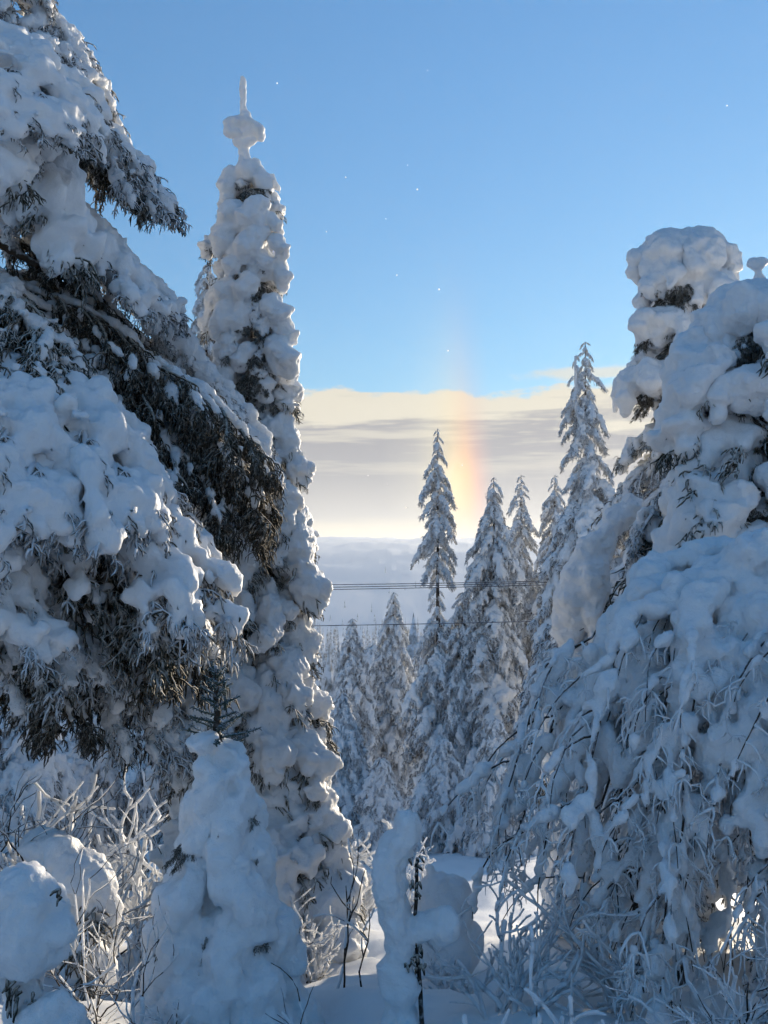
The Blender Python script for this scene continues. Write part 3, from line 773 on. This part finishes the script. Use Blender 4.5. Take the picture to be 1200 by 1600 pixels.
# ------------------------------------------------------------------ snow-bent birch, right foreground
def birch():
    rg = random.Random(5)
    D = 5.0
    ap = np.array(P(1235, 880, D + .1))
    t = thing('birch', (ap[0] + .05, ap[1] + .1, gz(ap[0] + .05, ap[1]) - .1), 'snow smothered birch bent into a drooping curtain, right foreground', 'tree')
    sn = MB(); tw = MB(); fine = MB(); lace = []

    def rope(p, r0, r1, n, keep=1.0, wood=.011):
        nn = len(p)
        tw.tube(p, np.linspace(wood, wood * .3, nn), 5)
        rr = np.linspace(r0, r1, nn) * np.array([rg.uniform(.75, 1.25) for _ in range(nn)])
        up = np.zeros_like(p); up[:, 2] = rr * .7
        # snow in lumps so that dark wood shows between
        i = 0
        while i < nn - 1:
            e = min(nn - 1, i + rg.choice((1, 1, 2, 2, 3)))
            if rg.random() < keep:
                k = np.linspace(i, e, 5); pp = np.stack([np.interp(k, np.arange(nn), (p + up)[:, q]) for q in range(3)], 1)
                ra = np.interp(k, np.arange(nn), rr) * np.array([.65, 1.1, 1.3, 1.05, .6]) * rg.uniform(.7, 1.35)
                pp += np.array([rg.gauss(0, .3), rg.gauss(0, .3), rg.gauss(0, .25)]) * ra[2]
                sn.tube(pp, ra, 9, 1.15, True)
            i = e + (1 if rg.random() < .25 else 0)

    for i in range(56):
        a = R(rg.uniform(75, 330)) if i > 24 else R(rg.uniform(150, 290))
        reach = rg.uniform(.55, 1.30)
        drop = rg.uniform(1.3, 2.0)
        n = 16; p = []; x, y, z = ap + np.array([rg.gauss(0, .12), rg.gauss(0, .12), rg.uniform(-.15, .08)])
        da = rg.uniform(-.5, .5)
        for k in range(n):
            s = k / (n - 1)
            h = reach * (1 - (1 - s) ** 1.7) ; v = -drop * s ** 1.75
            aa = a + da * s
            p.append((x + math.cos(aa) * h + rg.gauss(0, .014), y + math.sin(aa) * h * .8 + rg.gauss(0, .014), z + v + rg.gauss(0, .012)))
        p = np.array(p)
        rope(p[:11], rg.uniform(.045, .075), .035, n, .97, .012)
        for k in range(1, 15):
            if rg.random() < .22:
                rr_ = rg.uniform(.035, .10) * (1.1 - .55 * k / 11)
                sn.blob(p[k] + np.array([rg.gauss(0, .07), rg.gauss(0, .07), rg.uniform(-.06, .06)]), rr_ * np.array([rg.uniform(.7, 1.1), rg.uniform(.7, 1.1), rg.uniform(.7, 1.7)]), nu=9, nv=7)
        rope(p[9:], .036, .014, n, .8, .008)
        for j in range(8):
            q = rg.randint(3, n - 2); c = curve(p[q], a + rg.gauss(0, .9), R(rg.uniform(0, 40)), R(rg.uniform(70, 95)), rg.uniform(.25, .7), 8, rg, .14)
            rope(c, rg.uniform(.018, .036), .011, 8, .66, .006); lace.append((c, 1.))
            for jj in range(6):
                qq = rg.randint(1, 7); c2 = curve(c[qq], a + rg.gauss(0, 1.3), R(rg.uniform(0, 60)), R(rg.uniform(60, 110)), rg.uniform(.06, .18), 5, rg, .34)
                lace.append((c2, .5)); fine.tube(c2, np.linspace(.006, .003, 6) * np.array([rg.uniform(.7, 1.5) for _ in range(6)]), 5)
    sprays(fine, lace, 1700, .13, .0042, np.random.RandomState(3), .85, 5, (-20, 80), .42)
# the snow blanket over the arch: lumps on its dome, torn open in places
    for i in range(620):
        a = R(rg.uniform(120, 320)); q_ = rg.uniform(.0, .80)
        if vnoise([[a * 2.6, q_ * 6.5, 1.7]], 3)[0] > .10 + .16 * (1 - q_): continue
        hh = 1.12 * (1 - (1 - q_) ** 1.7); vv = -1.75 * q_ ** 1.75
        c = ap + np.array([math.cos(a) * hh, math.sin(a) * hh * .8, vv + rg.uniform(-.03, .05)])
        rr = rg.uniform(.035, .085) * (1.15 - .6 * q_)
        sn.blob(c, rr * np.array([rg.uniform(.7, 1.3), rg.uniform(.7, 1.3), rg.uniform(.7, 1.2) + q_ * 1.2]), nu=9, nv=7)
    me = snowify(sn, .0145, 2, .024, 9, .008, 32, 2, 'snow_curtain'); me.transform(Matrix.Translation(-t.location)); link('snow_curtain', me, M_SNOW, t)
    for mb, nm, mm in ((tw, 'branches', M_BARK), (fine, 'frosted_twigs', M_SNOWF)):
        me = mb.mesh(nm); me.transform(Matrix.Translation(-t.location)); tag(link(nm, me, mm, t), kind='stuff')
    # stems
    for (x0, x1, x2, d) in [(1000, 985, 1060, 5.3), (1060, 1040, 1120, 5.3), (1190, 1210, 1230, 5.2)]:
        bx = P(x0, 1600, d); bz = gz(bx.x, d) - .1
        trunk(t, [(bx.x, d, bz), P(x1, 1350, d), P(x2, 1000, d + .05), tuple(ap)], .020, .014, 'stem')


birch()


# ------------------------------------------------------------------ young spruce, foreground
def young_spruce():
    rg = random.Random(8); D = 4.6
    x = P(345, 890, D).x
    t = thing('young_spruce', (x, D, gz(x, D) - .1), 'small snow cloaked young spruce in front of the tall one, bare bluish top', 'tree')
    q = lambda a, c, dz=0: np.array(P(a, c, D + dz))
    trunk(t, [t.location, q(343, 1250), q(337, 1040)], .045, .008)
    sn = MB()
    sn.tube([q(350, 1660), q(350, 1480), q(345, 1330), q(343, 1230)], [.22, .15, .07, .03], 14, 1, True)
    for (a, c, dz, rx, ry, rz) in [(318, 1160, -.03, .085, .08, .038), (336, 1152, 0, .06, .07, .034), (362, 1172, 0, .075, .08, .045), (303, 1168, -.02, .04, .05, .03), (350, 1205, -.02, .10, .10, .06), (376, 1190, -.04, .05, .05, .05), (325, 1200, -.05, .06, .06, .05)]:
        sn.blob(q(a, c, dz), (rx, ry, rz))
    for k, (py, r, m) in enumerate([(1222, .10, 4), (1272, .13, 5), (1328, .16, 5), (1390, .19, 5), (1455, .22, 6), (1525, .25, 6), (1605, .29, 7)]):
        for j in range(m):
            a = 6.283 * (j + rg.uniform(-.25, .25)) / m + k * .5; rr = r * rg.uniform(.85, 1.15); c = q(345, py)
            u = np.array([math.cos(a), math.sin(a), 0.]); dz = rg.uniform(-.03, .03)
            sn.tube([c + u * rr * .3 + np.array([0, 0, .10 + dz]), c + u * rr * .75 + np.array([0, 0, .07 + dz]), c + u * rr * 1.0 + np.array([0, 0, -.01 + dz]), c + u * rr * 1.16 + np.array([0, 0, -.12 + dz])],
                    [r * .30, r * .46, r * .52, r * .38], 14, 1.15, True)
    me = snowify(sn, .0145, 2, .040, 6, .010, 30, 4, 'snow_cloak'); me.transform(Matrix.Translation(-t.location)); link('snow_cloak', me, M_SNOW, t)
    # needle twigs poking out, and the open top
    tw = MB()
    def brush(p0, ang, pit, L, r=.012, dens=46):
        c = curve(p0, ang, pit, pit - R(12), L, 4, rg, .05)
        tw.tube(c, np.linspace(.007, .004, 5), 5)
        for i in range(int(dens * L / .15)):
            k = rg.uniform(0, 3.99); i0 = int(k); p = c[i0] * (1 - k + i0) + c[i0 + 1] * (k - i0)
            d = c[i0 + 1] - c[i0]; d /= np.linalg.norm(d)
            o = np.array([rg.gauss(0, 1), rg.gauss(0, 1), rg.gauss(0, 1)]); o -= d * o.dot(d); o /= np.linalg.norm(o)
            e = p + (o * .8 + d * .55) * r * rg.uniform(1.0, 1.7)
            tw.tube([p, e], [.0028, .0018], 3)
    for i in range(30):
        f = i / 29; a = i * 2.4 + rg.random() * .5
        py = 1050 + 115 * f; L = .045 + .15 * f * rg.uniform(.7, 1.2)
        brush(q(339, py), a, R(-25 + 20 * f), L)
    brush(q(338, 1110), 0, R(-90), .22, .010); brush(q(352, 1110, -.02), 0, R(-88), .17, .010)
    for k, (py, r) in enumerate([(1250, .13), (1305, .16), (1365, .19), (1430, .22), (1495, .25), (1570, .28)]):
        for j in range(4):
            a = -math.pi / 2 + (j - 1.5) * .62 + rg.uniform(-.25, .25); c = Vector(q(345, py)); rr = r * rg.uniform(1.1, 1.5)
            if rg.random() < .6: continue
            place_bough(t, 'rimed' if j % 2 else 'tangle', c + Vector((0, 0, .06)), c + Vector((math.cos(a) * rr, math.sin(a) * rr, -.09)), rg, .8)
    me = tw.mesh('needle_twigs'); me.transform(Matrix.Translation(-t.location)); tag(link('needle_twigs', me, M_TWIGG, t), kind='stuff')


young_spruce()


# ------------------------------------------------------------------ snow-plastered saplings and mounds
def plastered(name, label, cat, base_px, d, pieces, dark=(), voxel=.014, seed=1, stem=None):
    x = P(base_px, 890, d).x
    t = thing(name, (x, d, gz(x, d) - .1), label, cat)
    sn = MB(); rg = random.Random(seed)
    for pc in pieces:
        pts = [np.array(P(a, c, d + z)) for a, c, z, r in pc]; rr = [r for *_, r in pc]
        if len(pts) == 1: sn.blob(pts[0], rr[0], nu=20, nv=14)
        else:
            n = 14; s = np.linspace(0, 1, len(pts)); ss = np.linspace(0, 1, n)
            pp = np.stack([np.interp(ss, s, np.array(pts)[:, k]) for k in range(3)], 1)
            sn.tube(pp, np.interp(ss, s, rr), 28, 1.0, True)
    me = snowify(sn, voxel, 5, .018 if seed == 4 else .040, 6, .004 if seed == 4 else .010, 28, seed, 'snow_cover'); me.transform(Matrix.Translation(-t.location)); link('snow_cover', me, M_SNOW, t)
    if stem:
        trunk(t, [P(a, c, d + z) for a, c, z in stem], .011, .007, 'stem')
    if dark:
        tw = MB()
        for (a, c, z, n, L) in dark:
            for j in range(n):
                p = np.array(P(a + rg.gauss(0, 7), c + rg.gauss(0, 12), d + z))
                tw.tube(curve(p, rg.uniform(3.4, 6.2), R(rg.uniform(-20, 60)), R(rg.uniform(40, 90)), L * rg.uniform(.5, 1.3), 3, rg, .3), [.006, .008, .006, .003], 4)
        me = tw.mesh('twigs'); me.transform(Matrix.Translation(-t.location)); tag(link('twigs', me, M_TWIGD, t), kind='stuff')
    return t


plastered('sapling', 'thin sapling plastered with snow like a raised mitten, stub arm pointing right', 'sapling', 630, 4.4,
          [[(628, 1620, 0, .09), (624, 1540, 0, .07), (622, 1470, 0, .06), (612, 1400, 0, .08), (614, 1340, 0, .088), (634, 1290, 0, .065), (642, 1276, 0, .042)],
           [(640, 1452, 0, .045), (665, 1446, 0, .058), (685, 1441, 0, .072), (696, 1442, 0, .066)]], dark=[(651, 1350, -.02, 6, .035), (650, 1385, -.03, 9, .04), (648, 1490, -.03, 14, .045), (655, 1525, -.02, 8, .04)], seed=3,
          stem=[(662, 1640, .0), (656, 1540, .0), (648, 1440, .02), (652, 1340, .02)])
plastered('sapling', 'rounded snow dome of a buried sapling behind the mitten shaped one', 'sapling', 695, 6.6,
          [[(692, 1425, 0, .19)], [(703, 1405, .02, .15)], [(680, 1395, 0, .13)], [(672, 1356, 0, .03), (676, 1385, 0, .06)], [(695, 1480, 0, .22)], [(722, 1470, 0, .14)]], seed=4)
plastered('sapling', 'lumpy snow covered sapling in the bottom left corner', 'sapling', 40, 4.0,
          [[(35, 1470, 0, .18), (45, 1420, 0, .16), (35, 1400, 0, .12)], [(85, 1450, -.05, .08), (90, 1420, -.02, .06)], [(36, 1372, 0, .03)], [(0, 1440, 0, .16), (20, 1500, 0, .12)], [(40, 1640, 0, .07), (42, 1550, 0, .07), (45, 1480, 0, .1)], [(95, 1640, -.1, .13), (85, 1580, -.1, .1), (60, 1590, -.1, .08)]], dark=[(20, 1540, -.1, 14, .08), (60, 1565, -.1, 10, .06), (95, 1405, -.12, 5, .04)], seed=5)
plastered('sapling', 'bent snow laden sapling arching behind the corner lump', 'sapling', 110, 5.4,
          [[(60, 1330, .1, .10), (100, 1345, 0, .13), (140, 1380, 0, .13), (158, 1425, 0, .09), (160, 1450, 0, .05)], [(100, 1400, 0, .08), (125, 1460, 0, .09), (140, 1520, 0, .12)]], dark=[(145, 1440, -.1, 24, .12), (120, 1490, -.1, 20, .12), (140, 1530, -.1, 20, .12)], seed=6)
plastered('sapling', 'sunlit hooded snow sapling leaning against the foot of the right trees', 'sapling', 880, 8.4,
          [[(945, 840, 0, .10), (918, 880, 0, .17), (905, 930, 0, .21), (895, 975, 0, .13), (890, 1000, 0, .07)], [(925, 900, -.1, .15), (925, 960, -.12, .10), (930, 995, -.1, .05)], [(890, 930, .05, .12), (878, 985, .05, .09), (882, 1010, .05, .04)], [(955, 820, .1, .12), (985, 790, .1, .1)], [(930, 1000, .1, .12), (880, 1060, .1, .14), (862, 1110, 0, .11), (868, 1190, 0, .07), (872, 1215, 0, .04)], [(910, 1030, .1, .14), (900, 1120, .1, .16), (895, 1300, .1, .2), (890, 1420, .1, .24)]], dark=[(950, 950, -.05, 60, .12), (930, 1000, -.1, 20, .08)], voxel=.018, seed=7)


# ------------------------------------------------------------------ bare shrubs
def shrub(name, label, px, d, h, n, seed, spread=.5, wood=.006, snow=.010, cover=.8, depth=3, lean=0.0, mwood=None, msnow=None, curl=.2):
    rg = random.Random(seed)
    x = P(px, 890, d).x; z = gz(x, d) - .08
    t = thing(name, (x, d, z), label, 'shrub')
    w = MB(); s = MB()
    def grow(p, dirv, L, r, lev):
        k = 6; pts = [np.array(p)]; dv = np.array(dirv)
        for i in range(k):
            dv = dv + np.array([rg.gauss(0, curl), rg.gauss(0, curl), rg.gauss(.02, curl * .7)]); dv /= np.linalg.norm(dv)
            pts.append(pts[-1] + dv * L / k)
        pts = np.array(pts); w.tube(pts, np.linspace(r, r * .5, k + 1), 5)
        i = 0
        while i < k:
            e = min(k, i + rg.randint(1, 4))
            if rg.random() < cover:
                rr = (snow * (r / wood) ** .9) * np.array([rg.uniform(.7, 1.3) for _ in range(e - i + 1)])
                up = np.zeros((e - i + 1, 3)); up[:, 2] = rr * .6; up[:, 0] -= rr * .25
                s.tube(pts[i:e + 1] + up, rr, 5, 1.0, True)
            i = e
        if lev < depth:
            for j in range(rg.randint(2, 4)):
                q = rg.randint(1, k); dd = dv * .8 + np.array([rg.gauss(0, .55), rg.gauss(0, .55), rg.gauss(.12, .3)]); dd /= np.linalg.norm(dd)
                grow(pts[q], dd, L * rg.uniform(.45, .75), r * .62, lev + 1)
    for i in range(n):
        a = rg.uniform(0, 6.28); dd = np.array([math.cos(a) * spread + lean, math.sin(a) * spread, 1]); dd /= np.linalg.norm(dd)
        grow((rg.gauss(0, .06), rg.gauss(0, .06), 0), dd, h * rg.uniform(.4, .65), wood, 1)
    link('branches', w.mesh('branches'), mwood or M_BARK, t)
    if s.n: tag(link('frost', s.mesh('frost'), msnow or M_SNOW, t), kind='stuff')
    return t


shrub('shrub', 'dark bare shrub rising behind the corner lump under the big left spruce', 20, 5.6, 1.75, 7, 1, .35, .009, .008, .6, 3, .12)
shrub('shrub', 'fine twigged bare shrub fanning right between corner lump and young spruce', 150, 4.9, 1.15, 8, 2, .55, .005, .006, .5, 3, .45)
shrub('shrub', 'sunlit hoar frosted shrub glowing white in the clearing under the left spruce', 175, 8.6, 1.7, 9, 3, .6, .010, .026, 1.0, 3, .1)
shrub('shrub', 'low frosty bush in the sunny gap beside the young spruce', 225, 8.0, .9, 8, 4, .7, .009, .018, .95, 3)
shrub('shrub', 'frosted twig bush left of the sunlit one, half under the dark boughs', 90, 7.8, 1.5, 9, 5, .6, .010, .022, 1.0, 3)
shrub('shrub', 'upright hoar frosted twigs at the foot of the bent birch', 828, 3.75, .62, 6, 6, .22, .006, .011, .95, 2, 0)
shrub('shrub', 'spiky frosted twigs right of the birch stems at the bottom edge', 935, 3.7, .46, 6, 7, .35, .006, .010, .95, 2, .1)
shrub('shrub', 'frosted shrub with a hooked snow clump, bottom right', 1040, 3.75, .50, 6, 8, .6, .006, .012, .95, 2, .35)
shrub('shrub', 'thin dark stems rising from the snow left of the mitten sapling', 545, 5.2, 1.0, 3, 9, .3, .006, .008, .4, 2, .1)
shrub('shrub', 'single wispy stem in the snow below the tall pillowy spruce', 520, 4.3, .75, 2, 10, .2, .005, .005, .3, 2, -.2)
shrub('shrub', 'frosted bush sparkling behind the mitten sapling', 655, 14, 1.0, 9, 11, .9, .014, .025, .95, 3)
shrub('shrub', 'snowy bush tucked at the right foot of the tall pillowy spruce', 560, 10, 1.3, 9, 12, .6, .012, .028, .95, 3)

shrub('shrub', 'white frosted bush crowding the sunny clearing left of the young spruce', 130, 7.2, 1.2, 10, 13, .7, .009, .014, .85, 3)
shrub('shrub', 'bright rime covered bush behind the arching sapling, bottom left', 215, 6.3, .8, 9, 14, .8, .007, .010, .85, 3)
shrub('shrub', 'frosted twigs crossing in front of the young spruce at the lower left', 215, 4.3, .7, 6, 15, .6, .005, .008, .8, 3, .1)
shrub('shrub', 'low frosty brush under the birch curtain near its left edge', 790, 4.6, .75, 9, 16, .6, .006, .012, 1.0, 3)
shrub('shrub', 'dense rime bush filling the bottom right corner', 1150, 4.0, .8, 10, 17, .7, .006, .008, .8, 3)
shrub('shrub', 'frosty brush beneath the middle of the birch curtain', 960, 4.7, .85, 10, 18, .5, .006, .012, 1.0, 3)
shrub('shrub', 'small frosty bush on the snow between mitten sapling and birch', 735, 5.6, .5, 7, 19, .8, .006, .012, .95, 3)
shrub('shrub', 'frosted sprigs hugging the base of the tall pillowy spruce', 490, 7.0, .7, 8, 20, .7, .007, .013, .9, 3)

# ------------------------------------------------------------------ drifting ice crystals
mbx = MB(); mbx.blob((0, 0, 0), (1, 1, .45), nu=6, nv=4); me_ic = mbx.mesh('ice_crystal', False); mi = bpy.data.materials.new('ice'); mi.use_nodes = True; nt = mi.node_tree; nt.nodes.clear()
_o = nt.nodes.new('ShaderNodeOutputMaterial'); _t = nt.nodes.new('ShaderNodeBsdfTranslucent'); _t.inputs[0].default_value = (.95, .95, .95, 1); nt.links.new(_t.outputs[0], _o.inputs[0])
me_ic.materials.append(mi)
rg = random.Random(3)
for (px, py) in [(540, 277), (637, 258), (603, 342), (433, 130), (652, 296), (575, 743), (605, 757), (722, 727), (634, 793), (668, 110), (1136, 165), (510, 362), (700, 548), (686, 452), (620, 430)]:
    d = rg.uniform(4.5, 8); o = link('ice_crystal', me_ic); o.location = P(px, py, d); s = d / 1024 * rg.uniform(.55, 1.0); o.scale = (s, s, s); o.rotation_euler = (rg.random() * 3, rg.random() * 3, 0)
    tag(o, 'tiny glinting ice crystal drifting in the clear air', 'ice crystal', 'ice crystals adrift in the air')

# ------------------------------------------------------------------ haze
mb = MB()
x0, x1, y0, y1, z0, z1 = -5400, 5400, -300, 5400, -140, 85
v = [(x, y, z) for z in (z0, z1) for y in (y0, y1) for x in (x0, x1)]
mb.add(v, [(0, 2, 3, 1), (4, 5, 7, 6), (0, 1, 5, 4), (2, 6, 7, 3), (0, 4, 6, 2), (1, 3, 7, 5)])
hm = bpy.data.materials.new('haze'); hm.use_nodes = True; nt = hm.node_tree; nt.nodes.clear()
o_ = nt.nodes.new('ShaderNodeOutputMaterial'); pv = nt.nodes.new('ShaderNodeVolumePrincipled')
pv.inputs['Color'].default_value = (.84, .90, 1, 1); pv.inputs['Density'].default_value = 0.00042; pv.inputs['Anisotropy'].default_value = 0.32
nt.links.new(pv.outputs[0], o_.inputs['Volume'])
tag(link('haze', mb.mesh('haze', False), hm), kind='stuff')
